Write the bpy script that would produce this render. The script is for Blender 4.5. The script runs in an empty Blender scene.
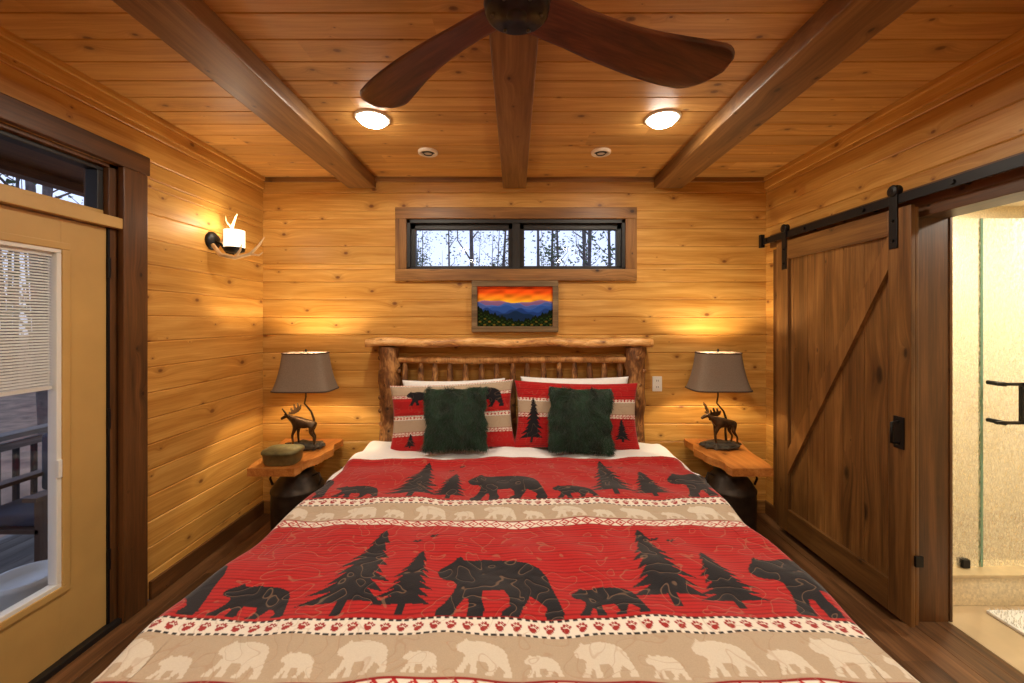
import bpy, bmesh, math, random
import numpy as np
from mathutils import Vector, Matrix
random.seed(4); rng=np.random.default_rng(4)
scene=bpy.context.scene

# ---------------------------------------------------------------- helpers
def lin(c):
    return tuple(((v/255)/12.92 if v/255<=0.04045 else ((v/255+0.055)/1.055)**2.4) for v in c)
def rgba(c): return (*lin(c),1)

def newmat(name):
    m=bpy.data.materials.new(name); m.use_nodes=True
    nt=m.node_tree; b=nt.nodes['Principled BSDF']
    return m,nt,b
def N(nt,t,**k):
    n=nt.nodes.new(t)
    for a,v in k.items(): setattr(n,a,v)
    return n
def L(nt,a,b): nt.links.new(a,b)
def M_(nt,op,a,b=None,c=None):
    n=N(nt,'ShaderNodeMath',operation=op)
    for i,v in enumerate((a,b,c)):
        if v is None: continue
        if isinstance(v,(int,float)): n.inputs[i].default_value=v
        else: L(nt,v,n.inputs[i])
    return n.outputs[0]
def ramp(nt,fac,stops):
    r=N(nt,'ShaderNodeValToRGB'); e=r.color_ramp.elements
    while len(e)<len(stops): e.new(0.5)
    for i,(p,c) in enumerate(stops):
        e[i].position=p; e[i].color=c if len(c)==4 else (*c,1)
    L(nt,fac,r.inputs[0]); return r.outputs[0]
def mixc(nt,fac,a,b,mode='MIX'):
    n=N(nt,'ShaderNodeMix',data_type='RGBA',blend_type=mode)
    if isinstance(fac,(int,float)): n.inputs[0].default_value=fac
    else: L(nt,fac,n.inputs[0])
    for i,v in ((6,a),(7,b)):
        if isinstance(v,tuple): n.inputs[i].default_value=v if len(v)==4 else (*v,1)
        else: L(nt,v,n.inputs[i])
    return n.outputs[2]

def wood(name,dark,mid,light,al='X',ac='Z',knots=True,rough=0.45,sc=(1.1,16),kcol=(70,32,10),ks=(3.2,4.8),var=0.25,bump=0.15,ksize=1.0,spec=0.4):
    m,nt,b=newmat(name)
    tc=N(nt,'ShaderNodeTexCoord'); sep=N(nt,'ShaderNodeSeparateXYZ'); L(nt,tc.outputs['Object'],sep.inputs[0])
    cc=[q for q in 'XYZ' if q not in (al,ac)][0]
    geo=N(nt,'ShaderNodeNewGeometry'); R=geo.outputs['Random Per Island']
    a=M_(nt,'ADD',sep.outputs[al],M_(nt,'MULTIPLY',R,37.0))
    bb=M_(nt,'ADD',sep.outputs[ac],M_(nt,'MULTIPLY',R,11.0))
    c=sep.outputs[cc]
    if knots:
        cv=N(nt,'ShaderNodeCombineXYZ'); L(nt,M_(nt,'MULTIPLY',a,ks[0]),cv.inputs[0]); L(nt,M_(nt,'MULTIPLY',bb,ks[1]),cv.inputs[1])
        vo=N(nt,'ShaderNodeTexVoronoi',voronoi_dimensions='2D'); vo.inputs['Scale'].default_value=1
        L(nt,cv.outputs[0],vo.inputs['Vector'])
        kd=vo.outputs['Distance']
        vr=N(nt,'ShaderNodeSeparateColor'); L(nt,vo.outputs['Color'],vr.inputs[0])
        kd=M_(nt,'DIVIDE',kd,M_(nt,'ADD',M_(nt,'MULTIPLY',M_(nt,'POWER',vr.outputs[0],1.5),1.3),0.14))
        warp=M_(nt,'MULTIPLY',M_(nt,'POWER',2.718,M_(nt,'MULTIPLY',kd,-9.0/ksize)),0.06)
        bw=M_(nt,'ADD',bb,warp)
    else: bw=bb
    cv1=N(nt,'ShaderNodeCombineXYZ'); L(nt,M_(nt,'MULTIPLY',a,sc[0]),cv1.inputs[0]); L(nt,M_(nt,'MULTIPLY',bw,sc[1]),cv1.inputs[1]); L(nt,M_(nt,'MULTIPLY',c,sc[1]),cv1.inputs[2])
    n1=N(nt,'ShaderNodeTexNoise'); n1.inputs['Scale'].default_value=1; n1.inputs['Detail'].default_value=5; n1.inputs['Roughness'].default_value=0.6; n1.inputs['Distortion'].default_value=0.5
    L(nt,cv1.outputs[0],n1.inputs['Vector'])
    cv2=N(nt,'ShaderNodeCombineXYZ'); L(nt,M_(nt,'MULTIPLY',a,sc[0]*3.5),cv2.inputs[0]); L(nt,M_(nt,'MULTIPLY',bw,sc[1]*7),cv2.inputs[1]); L(nt,M_(nt,'MULTIPLY',c,sc[1]*7),cv2.inputs[2])
    n2=N(nt,'ShaderNodeTexNoise'); n2.inputs['Scale'].default_value=1; n2.inputs['Detail'].default_value=3
    L(nt,cv2.outputs[0],n2.inputs['Vector'])
    f=M_(nt,'ADD',M_(nt,'MULTIPLY',n1.outputs[0],0.7),M_(nt,'MULTIPLY',n2.outputs[0],0.3))
    col=ramp(nt,f,[(0.34,rgba(dark)),(0.5,rgba(mid)),(0.66,rgba(light))])
    br=M_(nt,'ADD',M_(nt,'MULTIPLY',R,var),1.0-var*0.5)
    vv=N(nt,'ShaderNodeCombineXYZ')
    for i in range(3): L(nt,br,vv.inputs[i])
    col=mixc(nt,1.0,col,vv.outputs[0],'MULTIPLY')
    if knots:
        kf=ramp(nt,kd,[(0.0,(1,1,1)),(0.035*ksize,(0.8,0.8,0.8)),(0.055*ksize,(0.3,0.3,0.3)),(0.15*ksize,(0,0,0))])
        col=mixc(nt,kf,col,rgba(kcol))
    L(nt,col,b.inputs['Base Color'])
    b.inputs['Roughness'].default_value=rough
    b.inputs['Specular IOR Level'].default_value=spec
    bp=N(nt,'ShaderNodeBump'); bp.inputs['Strength'].default_value=bump; bp.inputs['Distance'].default_value=0.003
    L(nt,f,bp.inputs['Height']); L(nt,bp.outputs[0],b.inputs['Normal'])
    return m

def simple(name,col,rough=0.5,metal=0.0,noise=0.0,nscale=20,bump=0.0,spec=0.5,sheen=0):
    m,nt,b=newmat(name)
    b.inputs['Roughness'].default_value=rough; b.inputs['Metallic'].default_value=metal
    b.inputs['Specular IOR Level'].default_value=spec
    tc=N(nt,'ShaderNodeTexCoord'); n=N(nt,'ShaderNodeTexNoise'); n.inputs['Scale'].default_value=nscale; n.inputs['Detail'].default_value=4
    L(nt,tc.outputs['Object'],n.inputs['Vector'])
    c=lin(col); d=tuple(v*(1-noise) for v in c); e=tuple(min(1,v*(1+noise)) for v in c)
    L(nt,ramp(nt,n.outputs[0],[(0.3,d),(0.7,e)]),b.inputs['Base Color'])
    if bump:
        bp=N(nt,'ShaderNodeBump'); bp.inputs['Strength'].default_value=bump; bp.inputs['Distance'].default_value=0.01
        L(nt,n.outputs[0],bp.inputs['Height']); L(nt,bp.outputs[0],b.inputs['Normal'])
    if sheen: b.inputs['Sheen Weight'].default_value=sheen
    return m
def emis(name,col,st):
    m,nt,b=newmat(name); b.inputs['Base Color'].default_value=(*col,1)
    b.inputs['Emission Color'].default_value=(*col,1); b.inputs['Emission Strength'].default_value=st
    return m
def glassmat(name,tint=(1,1,1),fr=0.08):
    m,nt,b=newmat(name); out=nt.nodes['Material Output']; nt.nodes.remove(b)
    t=N(nt,'ShaderNodeBsdfTransparent'); t.inputs[0].default_value=(*tint,1)
    g=N(nt,'ShaderNodeBsdfGlossy'); g.inputs['Roughness'].default_value=0.02
    mx=N(nt,'ShaderNodeMixShader'); lw=N(nt,'ShaderNodeLayerWeight'); lw.inputs[0].default_value=0.25
    L(nt,M_(nt,'MULTIPLY',lw.outputs['Fresnel'],fr*4),mx.inputs[0]); L(nt,t.outputs[0],mx.inputs[1]); L(nt,g.outputs[0],mx.inputs[2]); L(nt,mx.outputs[0],out.inputs[0])
    return m
def attrmat(name,rough=0.9,quilt=0,bump=0.0,sheen=0.2,noise=0.12,stitch=0):
    m,nt,b=newmat(name); at=N(nt,'ShaderNodeAttribute'); at.attribute_name='paint'
    tc=N(nt,'ShaderNodeTexCoord'); n=N(nt,'ShaderNodeTexNoise'); n.inputs['Scale'].default_value=260; n.inputs['Detail'].default_value=2
    L(nt,tc.outputs['Object'],n.inputs['Vector'])
    col=mixc(nt,noise,at.outputs['Color'],n.outputs[0],'OVERLAY')
    h=n.outputs[0]
    if quilt:
        n3=N(nt,'ShaderNodeTexNoise'); n3.inputs['Scale'].default_value=quilt; n3.inputs['Detail'].default_value=0.6; n3.inputs['Distortion'].default_value=0.5; L(nt,tc.outputs['Object'],n3.inputs['Vector'])
        fr=M_(nt,'ABSOLUTE',M_(nt,'SUBTRACT',M_(nt,'FRACT',M_(nt,'MULTIPLY',n3.outputs[0],4.0)),0.5))
        e=ramp(nt,fr,[(0,(0,0,0)),(0.10,(0.6,0.6,0.6)),(0.3,(1,1,1))])
        if stitch:
            sf=ramp(nt,fr,[(0,(1,1,1)),(0.022,(0.8,0.8,0.8)),(0.045,(0,0,0))])
            col=mixc(nt,M_(nt,'MULTIPLY',sf,stitch),col,rgba((164,128,100)))
        h=M_(nt,'ADD',e,M_(nt,'MULTIPLY',n.outputs[0],0.3))
    L(nt,col,b.inputs['Base Color']); b.inputs['Roughness'].default_value=rough; b.inputs['Sheen Weight'].default_value=sheen
    b.inputs['Specular IOR Level'].default_value=0.08
    if bump:
        bp=N(nt,'ShaderNodeBump'); bp.inputs['Strength'].default_value=bump; bp.inputs['Distance'].default_value=0.006
        L(nt,h,bp.inputs['Height']); L(nt,bp.outputs[0],b.inputs['Normal'])
    return m

class MB:
    def __init__(s): s.V=[];s.F=[];s.MI=[];s.SM=[]
    def add(s,vs,fs,m=0,sm=False,X=None):
        o=len(s.V)
        if X is not None: vs=[X@Vector(v) for v in vs]
        s.V+= [tuple(v) for v in vs]
        for f in fs: s.F.append([o+i for i in f]); s.MI.append(m); s.SM.append(sm)
    def box(s,x0,x1,y0,y1,z0,z1,m=0,bev=0,seg=2,X=None):
        if bev<=0:
            v=[(x0,y0,z0),(x1,y0,z0),(x1,y1,z0),(x0,y1,z0),(x0,y0,z1),(x1,y0,z1),(x1,y1,z1),(x0,y1,z1)]
            s.add(v,[(0,3,2,1),(4,5,6,7),(0,1,5,4),(1,2,6,5),(2,3,7,6),(3,0,4,7)],m,False,X); return
        bm=bmesh.new(); bmesh.ops.create_cube(bm,size=1)
        bmesh.ops.scale(bm,vec=(x1-x0,y1-y0,z1-z0),verts=bm.verts)
        bmesh.ops.translate(bm,vec=((x0+x1)/2,(y0+y1)/2,(z0+z1)/2),verts=bm.verts)
        bmesh.ops.bevel(bm,geom=bm.edges[:],offset=bev,segments=seg,affect='EDGES',profile=0.6)
        bm.verts.index_update()
        s.add([v.co.copy() for v in bm.verts],[[v.index for v in f.verts] for f in bm.faces],m,seg>2,X); bm.free()
    def tube(s,pts,rads,m=0,seg=12,sm=True,wob=0,X=None,sq=None):
        pts=[Vector(p) for p in pts]
        if isinstance(rads,(int,float)): rads=[rads]*len(pts)
        t0=(pts[1]-pts[0]).normalized(); up=Vector((0,0,1)) if abs(t0.z)<0.9 else Vector((1,0,0))
        n=t0.cross(up).normalized(); vs=[];fs=[]
        for i,p in enumerate(pts):
            t=((pts[min(i+1,len(pts)-1)]-pts[max(i-1,0)])).normalized()
            n=(n-t*n.dot(t)).normalized(); bb=t.cross(n)
            for k in range(seg):
                a=2*math.pi*k/seg; r=rads[i]*(1+wob*random.uniform(-1,1))
                vs.append(p+n*math.cos(a)*r+bb*math.sin(a)*r)
        for i in range(len(pts)-1):
            for k in range(seg):
                fs.append((i*seg+k,i*seg+(k+1)%seg,(i+1)*seg+(k+1)%seg,(i+1)*seg+k))
        s.add(vs,fs,m,sm,X)
        o=len(pts)-1
        s.add(vs[:seg],[list(range(seg))[::-1]],m,False,X); s.add(vs[o*seg:],[list(range(seg))],m,False,X)
    def lathe(s,prof,c=(0,0,0),m=0,seg=32,X=None,sm=True):
        vs=[];fs=[]
        for r,z in prof:
            for k in range(seg):
                a=2*math.pi*k/seg; vs.append((c[0]+r*math.cos(a),c[1]+r*math.sin(a),c[2]+z))
        for i in range(len(prof)-1):
            for k in range(seg): fs.append((i*seg+k,i*seg+(k+1)%seg,(i+1)*seg+(k+1)%seg,(i+1)*seg+k))
        s.add(vs,fs,m,sm,X)
    def prism(s,poly,lo,hi,plane='XY',m=0,X=None):
        def P(a,b,c): return {'XY':(a,b,c),'XZ':(a,c,b),'YZ':(c,a,b)}[plane]
        n=len(poly); vs=[P(a,b,lo) for a,b in poly]+[P(a,b,hi) for a,b in poly]
        fs=[list(range(n))[::-1],list(range(n,2*n))]+[(i,(i+1)%n,n+(i+1)%n,n+i) for i in range(n)]
        s.add(vs,fs,m,False,X)
    def finish(s,name,mats,parent=None,recalc=True):
        me=bpy.data.meshes.new(name); me.from_pydata(s.V,[],s.F)
        me.polygons.foreach_set('material_index',s.MI); me.polygons.foreach_set('use_smooth',s.SM)
        for m in mats: me.materials.append(m)
        if recalc:
            bm=bmesh.new(); bm.from_mesh(me); bmesh.ops.recalc_face_normals(bm,faces=bm.faces[:]); bm.to_mesh(me); bm.free()
        me.update()
        o=bpy.data.objects.new(name,me); scene.collection.objects.link(o)
        if parent: o.parent=parent
        return o
def empty(name):
    e=bpy.data.objects.new(name,None); scene.collection.objects.link(e); return e
def light(name,typ,loc,energy,col,parent=None,size=0.1,spread=None,rot=(0,0,0)):
    l=bpy.data.lights.new(name,typ); l.energy=energy; l.color=col
    if typ=='AREA':
        l.shape='DISK'; l.size=size
        if spread: l.spread=spread
    else: l.shadow_soft_size=size
    o=bpy.data.objects.new(name,l); scene.collection.objects.link(o); o.location=loc; o.rotation_euler=rot
    if parent: o.parent=parent
    return o
def skin(nodes,edges,sub=2):
    me=bpy.data.meshes.new('t'); me.from_pydata([n[0] for n in nodes],edges,[])
    ob=bpy.data.objects.new('t',me); scene.collection.objects.link(ob)
    ob.modifiers.new('s','SKIN'); d=ob.modifiers.new('d','SUBSURF'); d.levels=sub
    for i,n in enumerate(nodes): me.skin_vertices[0].data[i].radius=(n[1],n[1])
    me.skin_vertices[0].data[0].use_root=True
    bpy.context.view_layer.update()
    ev=ob.evaluated_get(bpy.context.evaluated_depsgraph_get()); m2=ev.to_mesh()
    vs=[v.co.copy() for v in m2.vertices]; fs=[list(p.vertices) for p in m2.polygons]
    ev.to_mesh_clear(); bpy.data.objects.remove(ob); bpy.data.meshes.remove(me)
    return vs,fs

def boards(mb,a0,a1,b0,b1,bh,place,t,holes=(),m=0,ch=0.006,joints=0,off=0):
    b=b0-off
    row=0
    while b<b1-1e-4:
        lo,hi=max(b,b0),min(b+bh,b1)
        br={lo,hi}
        for h in holes:
            for q in (h[2],h[3]):
                if lo+1e-4<q<hi-1e-4: br.add(q)
        br=sorted(br)
        for s0,s1 in zip(br[:-1],br[1:]):
            mid=(s0+s1)/2; iv=[(a0,a1)]
            for h in holes:
                if h[2]<mid<h[3]:
                    nv=[]
                    for p,q in iv:
                        if h[1]<=p or h[0]>=q: nv.append((p,q)); continue
                        if h[0]>p: nv.append((p,h[0]))
                        if h[1]<q: nv.append((h[1],q))
                    iv=nv
            if joints:
                nv=[]
                for p,q in iv:
                    x=p+random.uniform(0.2,joints)
                    while x<q-0.2: nv.append((p,x)); p=x; x+=random.uniform(0.5*joints,joints*1.3)
                    nv.append((p,q))
                iv=nv
            for p,q in iv:
                pr=[(s0,-t),(s0,-ch),(s0+ch,0),(s1-ch,0),(s1,-ch),(s1,-t)]
                vs=[place(p,bb,n) for bb,n in pr]+[place(q,bb,n) for bb,n in pr]
                fs=[(i,(i+1)%6,6+(i+1)%6,6+i) for i in range(6)]+[(5,4,3,2,1,0),(6,7,8,9,10,11)]
                mb.add(vs,fs,m)
        b+=bh; row+=1

# ---------------------------------------------------------------- constants
XL,XR,YB,YF,H=-2.016,2.008,3.2,-1.6,2.676

# ---------------------------------------------------------------- materials
m_wallb=wood('pine_wall_x',(176,120,48),(200,148,72),(220,172,96),'X','Z',kcol=(106,56,20))
m_walls=wood('pine_wall_y',(170,114,46),(194,142,68),(212,164,90),'Y','Z',kcol=(106,56,20))
m_ceil=wood('pine_ceiling',(164,114,54),(188,138,72),(206,158,92),'X','Y',kcol=(96,54,22),var=0.35)
m_beam=wood('beam_wood',(92,60,28),(124,86,46),(150,110,64),'Y','X',kcol=(50,26,10),sc=(0.9,12),ksize=1.2)
m_floor=wood('floor_wood',(62,40,24),(98,66,40),(130,92,60),'Y','X',knots=False,rough=0.4,var=0.7)
m_trimx=wood('trim_brown_x',(96,62,28),(134,92,46),(166,120,68),'X','Z',kcol=(40,20,8))
m_trimz=wood('trim_brown_z',(62,39,18),(90,56,27),(112,73,38),'Z','Y',kcol=(34,16,6))
m_trimz2=wood('trim_window_z',(96,62,28),(134,92,46),(166,120,68),'Z','X',kcol=(40,20,8))
m_trimy=wood('trim_brown_y',(62,39,18),(90,56,27),(112,73,38),'Y','Z',kcol=(34,16,6))
m_barn=wood('barn_wood_z',(76,48,22),(108,72,35),(138,97,52),'Z','Y',kcol=(36,20,8),rough=0.45,var=0.35,ks=(1.3,3.4),ksize=1.0)
m_barny=wood('barn_wood_y',(72,45,20),(100,66,31),(124,88,46),'Y','Z',kcol=(36,20,8),rough=0.45)
m_barnd=wood('barn_brace',(80,50,23),(110,73,36),(140,98,52),'Z','Y',kcol=(40,20,8),knots=False)
m_slab=wood('slab_wood',(150,84,34),(180,112,50),(204,138,72),'Y','X',rough=0.3,kcol=(90,40,14))
m_log=wood('log_wood',(116,72,34),(180,128,70),(212,164,104),'Z','X',sc=(2.5,18),rough=0.5,kcol=(60,28,12),ks=(6,9))
m_logd=wood('log_bark',(54,30,16),(116,74,40),(196,144,86),'Z','X',sc=(6,11),rough=0.5,kcol=(40,20,8),ks=(7,9),ksize=1.6)
m_logx=wood('log_slab',(134,82,40),(206,152,86),(240,200,140),'X','Z',sc=(3,20),rough=0.45,kcol=(80,34,14),ks=(5,9),ksize=1.5)
m_frame=wood('picture_frame_wood',(80,62,42),(116,94,66),(146,124,92),'X','Z',knots=False,rough=0.8)
m_door=simple('door_paint_tan',(192,154,90),0.45,noise=0.05,nscale=6)
m_black=simple('black_metal',(24,23,24),0.45,0.5,noise=0.1)
m_hub=simple('hub_metal',(46,42,42),0.35,0.7,noise=0.1)
m_blackf=simple('window_frame_black',(26,22,20),0.5)
m_white=simple('white_cotton',(236,234,232),0.9,noise=0.03,nscale=40,bump=0.1,sheen=0.3)
m_whitep=simple('white_plastic',(228,226,218),0.4)
m_milk=simple('milk_can_metal',(64,54,46),0.45,0.7,noise=0.4,nscale=14,bump=0.1)
m_bronze=simple('bronze_cast',(78,58,38),0.38,0.7,noise=0.45,nscale=30,bump=0.2)
m_rock=simple('lamp_rock',(74,68,56),0.7,0.2,noise=0.4,nscale=30,bump=0.6)
m_glass=glassmat('clear_glass')
m_fan=wood('fan_walnut',(54,26,14),(86,44,25),(112,62,36),'X','Y',knots=False,rough=0.35,sc=(3,20),var=0.1)

# ---------------------------------------------------------------- room shell
win=(-0.862,0.878,1.945,2.345)
b=MB(); boards(b,XL-0.1,XR+0.1,0,H+0.02,0.142,lambda a,bb,n:(a,YB-n,bb),0.14,[win]); b.finish('wall_back',[m_wallb])
b=MB(); boards(b,YF,YB,0,H+0.02,0.142,lambda a,bb,n:(XL+n,a,bb),0.13,[(1.03,2.04,0,2.32)]); b.finish('wall_left',[m_walls])
b=MB(); boards(b,YF,YB,0,H+0.02,0.142,lambda a,bb,n:(XR-n,a,bb),0.2,[(0.95,2.06,0,2.08)]); b.finish('wall_right',[m_walls])
b=MB(); boards(b,XL-0.1,XR+0.1,0,H+0.02,0.142,lambda a,bb,n:(a,YF+n,bb),0.1); b.finish('wall_front',[m_wallb])
b=MB(); boards(b,XL-0.1,XR+0.1,YF,YB,0.14,lambda a,bb,n:(a,bb,H-n),0.08,joints=3.2,ch=0.005); b.finish('ceiling',[m_ceil])
b=MB(); boards(b,YF,YB,XL,XR+0.2,0.13,lambda a,bb,n:(bb,a,n),0.06,ch=0.002,joints=1.3); b.finish('floor',[m_floor])
for x0,x1 in ((-1.33,-1.11),(-0.096,0.088),(1.11,1.335)):
    b=MB(); b.box(x0,x1,YF,YB-0.002,H-0.085,H+0.01,0,0.008); b.finish('ceiling_beam',[m_beam])
b=MB(); b.box(XL,XR,YB-0.02,YB,H-0.035,H,0,0.004); b.finish('trim_1',[m_trimx])
b=MB(); b.box(XL,XL+0.016,YF,YB,H-0.09,H,0,0.004); b.box(XL,XL+0.03,YF,YB,H-0.03,H,0,0.004); b.finish('trim_2',[m_walls])
b=MB(); b.box(XR-0.016,XR,YF,YB,H-0.09,H,0,0.004); b.box(XR-0.03,XR,YF,YB,H-0.03,H,0,0.004); b.finish('trim_3',[m_walls])
b=MB(); b.box(XL,XL+0.018,2.2,YB,0,0.10,0,0.004); b.box(XL,XL+0.018,YF,0.88,0,0.10,0,0.004); b.finish('baseboard_left',[m_trimy])
b=MB(); b.box(XR-0.018,XR,2.18,YB,0,0.10,0,0.004); b.finish('baseboard_right',[m_trimy])
b=MB(); b.box(XL,XR,YB-0.018,YB,0,0.10,0,0.004); b.finish('baseboard_back',[m_trimx])
b=MB(); b.box(XR-0.02,XR,2.98,3.08,0.1,2.08,0,0.003); b.finish('trim_4',[m_trimz])

# ---------------------------------------------------------------- back window
b=MB()
ox0,ox1,oz0,oz1=-0.952,0.968,1.852,2.436
ix0,ix1,iz0,iz1=win
b.box(ox0,ox1,YB-0.03,YB,iz1,oz1,0,0.005); b.box(ox0,ox1,YB-0.03,YB,oz0,iz0,0,0.005)
b.box(ox0,ix0,YB-0.028,YB,iz0,iz1,1,0.004); b.box(ix1,ox1,YB-0.028,YB,iz0,iz1,1,0.004)
y0,y1=YB-0.01,YB+0.1
b.box(ix0,ix1,y0,y1,iz1-0.03,iz1,2); b.box(ix0,ix1,y0,y1,iz0,iz0+0.015,2)
b.box(ix0,ix0+0.025,y0,y1,iz0,iz1,2); b.box(ix1-0.025,ix1,y0,y1,iz0,iz1,2)
b.box(-0.02,0.04,y0+0.01,y1,iz0,iz1,2)
for a0,a1 in ((ix0+0.02,-0.015),(0.035,ix1-0.02)):
    q0,q1=YB+0.03,YB+0.075
    b.box(a0,a1,q0,q1,iz1-0.075,iz1-0.03,2,0.004); b.box(a0,a1,q0,q1,iz0+0.01,iz0+0.032,2,0.004)
    b.box(a0,a0+0.04,q0,q1,iz0,iz1-0.03,2,0.004); b.box(a1-0.04,a1,q0,q1,iz0,iz1-0.03,2,0.004)
    b.box(a0+0.02,a1-0.02,YB+0.05,YB+0.055,iz0+0.02,iz1-0.05,3)
b.finish('window_1',[m_trimx,m_trimz2,m_blackf,m_glass])

# ---------------------------------------------------------------- painting helpers
def inpoly(X,Y,poly):
    r=np.zeros(X.shape,bool); n=len(poly); j=n-1
    for i in range(n):
        xi,yi=poly[i]; xj,yj=poly[j]
        if yi!=yj:
            c=((yi>Y)!=(yj>Y))&(X<(xj-xi)*(Y-yi)/(yj-yi)+xi); r^=c
        j=i
    return r
def stamp(col,X,Y,poly,c):
    p=np.array(poly); m=(X>=p[:,0].min())&(X<=p[:,0].max())&(Y>=p[:,1].min())&(Y<=p[:,1].max())
    if not m.any(): return
    r=inpoly(X[m],Y[m],poly); idx=np.argwhere(m)[r]; col[idx[:,0],idx[:,1]]=c
BEAR=[(0,.72),(.02,.80),(.07,.88),(.11,.93),(.13,1.0),(.165,1.03),(.19,.97),(.27,.96),(.36,1.0),(.5,.99),(.62,.95),(.74,.89),(.84,.79),(.90,.64),(.93,.45),(.97,.25),(1.0,.07),(.99,0),(.87,0),(.86,.06),(.88,.14),(.82,.24),(.76,.31),(.73,.2),(.70,.10),(.68,0),(.55,0),(.56,.06),(.61,.13),(.60,.27),(.56,.38),(.46,.36),(.40,.36),(.40,.22),(.43,.08),(.42,0),(.31,0),(.31,.08),(.30,.24),(.27,.26),(.23,.14),(.21,0),(.08,0),(.08,.07),(.13,.17),(.17,.33),(.185,.50),(.14,.57),(.07,.59),(.03,.63)]
def bear(x,y,w,h,flip=False): return [((x+w*(1-a) if flip else x+w*a),y+h*bb) for a,bb in BEAR]
def tree(x,y,w,h,n=9):
    right=[];left=[]
    for i in range(n):
        f=(i+1)/n; yt=y+h*(1-0.9*f); wd=w/2*(0.10+0.9*f)
        right.append((x+wd*(1+0.15*math.sin(i*2.3)),yt)); right.append((x+(wd*0.5 if i<n-1 else w*0.06),yt+h*0.026))
        left.append((x-wd*(1+0.15*math.cos(i*1.7)),yt-h*0.01)); left.append((x-(wd*0.5 if i<n-1 else w*0.06),yt+h*0.026))
    return [(x,y+h)]+right+[(x+w*0.06,y),(x-w*0.06,y)]+left[::-1]
RED=lin((172,32,32)); RED2=lin((136,22,24)); BLK=lin((30,28,32)); BEI=lin((176,156,132)); CRM=lin((222,212,198)); 
def bands(col,X,Y,y0,sc=1.0,hr=0.53,hp=0.065,hb=0.145,hn=0.06):
    P=hr+hp+hb+hn
    u=np.mod((Y-y0)/sc,P)
    red=u<hr
    fine=(np.mod(Y/sc,0.016)<0.005)
    col[red]=RED; col[red&fine]=RED2
    uo=u-hr
    no=(~red)&(uo<hn)
    col[no]=CRM
    xm=np.abs(np.mod(X/sc,0.05)-0.025); ym=np.abs(uo-hn/2)
    col[no&((np.abs(xm+ym-0.022)<0.0045))]=RED
    col[no&(xm+ym<0.009)]=RED
    col[no&((uo<0.006)|(uo>hn-0.006))]=RED2
    be=(~red)&(uo>=hn)&(uo<hn+hb); col[be]=BEI
    pw=(~red)&(uo>=hn+hb); col[pw]=CRM
    up=uo-hn-hb
    xm=np.mod(X/sc,0.048)-0.024; yc=up-hp*0.45
    paw=(xm/0.011)**2+((yc+0.003)/0.009)**2<1
    for tx,ty in ((-0.012,0.008),(-0.0045,0.015),(0.0045,0.015),(0.012,0.008)):
        paw|=((xm-tx)/0.0042)**2+((yc-ty)/0.0055)**2<1
    col[pw&paw]=RED
    ed=pw&((up<0.008)|(up>hp-0.008)); dots=np.mod(X/sc,0.022)<0.014
    col[ed&dots]=BLK
    return P
def set_paint(me,col):
    a=me.color_attributes.new('paint','FLOAT_COLOR','POINT')
    f=np.ones((col.reshape(-1,3).shape[0],4),np.float32); f[:,:3]=col.reshape(-1,3)
    a.data.foreach_set('color',f.ravel())
def gridmesh(name,P,mats,smooth=True,parent=None):
    nv,nu=P.shape[:2]; me=bpy.data.meshes.new(name)
    I=np.arange(nv*nu).reshape(nv,nu)
    F=np.stack([I[:-1,:-1],I[:-1,1:],I[1:,1:],I[1:,:-1]],-1).reshape(-1,4)
    me.vertices.add(nv*nu); me.vertices.foreach_set('co',P.reshape(-1).astype(np.float32))
    me.loops.add(F.size); me.loops.foreach_set('vertex_index',F.ravel().astype(np.int32))
    me.polygons.add(len(F)); me.polygons.foreach_set('loop_start',(np.arange(len(F))*4).astype(np.int32))
    me.polygons.foreach_set('loop_total',np.full(len(F),4,np.int32))
    me.update(calc_edges=True); me.validate()
    me.polygons.foreach_set('use_smooth',np.full(len(F),smooth))
    for m in mats: me.materials.append(m)
    o=bpy.data.objects.new(name,me); scene.collection.objects.link(o)
    if parent: o.parent=parent
    return o

# ---------------------------------------------------------------- bed
bed=empty('bed')
b=MB()
for sx in (-1,1):
    b.tube([(sx*0.93,0.98,0.26),(sx*0.93,3.05,0.26)],0.07,1,12)
    b.tube([(sx*0.9,0.98,0.0),(sx*0.9,0.98,0.5)],0.075,0,14,wob=0.03)
b.tube([(-0.95,0.98,0.26),(0.95,0.98,0.26)],0.07,1,12)
b.box(-0.93,0.93,0.95,3.0,0.27,0.33,1)
b.finish('log_frame',[m_log,m_logx],bed)
b=MB()
YH=3.085
for cx in (-0.965,0.925):
    zs=[0,0.3,0.6,0.8,0.9,1.0,1.08,1.15,1.2,1.25,1.30,1.335]
    b.tube([(cx+random.uniform(-.012,.012),YH,z) for z in zs],[0.08,0.076,0.08,0.074,0.082,0.076,0.084,0.072,0.08,0.074,0.08,0.076],0,18,wob=0.07)
    for k in range(7):
        z=0.65+k*0.1; a=random.uniform(0,6.28)
        b.lathe([(0.0,0.012),(0.012,0.01),(0.02,0.0)],(0,0,0),0,10,X=Matrix.Translation((cx+0.07*math.cos(a),YH-abs(0.07*math.sin(a)),z))@Matrix.Rotation(1.57,4,'X'))
b.tube([(-0.95,YH,1.235),(-0.3,YH,1.228),(0.4,YH,1.238),(0.92,YH,1.232)],[0.026,0.028,0.026,0.028],1,12,wob=0.04)
b.tube([(-0.95,YH,0.76),(0.92,YH,0.76)],0.035,1,12,wob=0.04)
n=15
for i in range(n):
    x=-0.85+i*(1.66/(n-1))+random.uniform(-.008,.008)
    b.tube([(x,YH,0.76),(x+random.uniform(-.008,.008),YH,1.0),(x,YH,1.15),(x,YH,1.225)],[0.024,0.026,0.023,0.014],0,10,wob=0.08)
vs=[];nx=46
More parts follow.
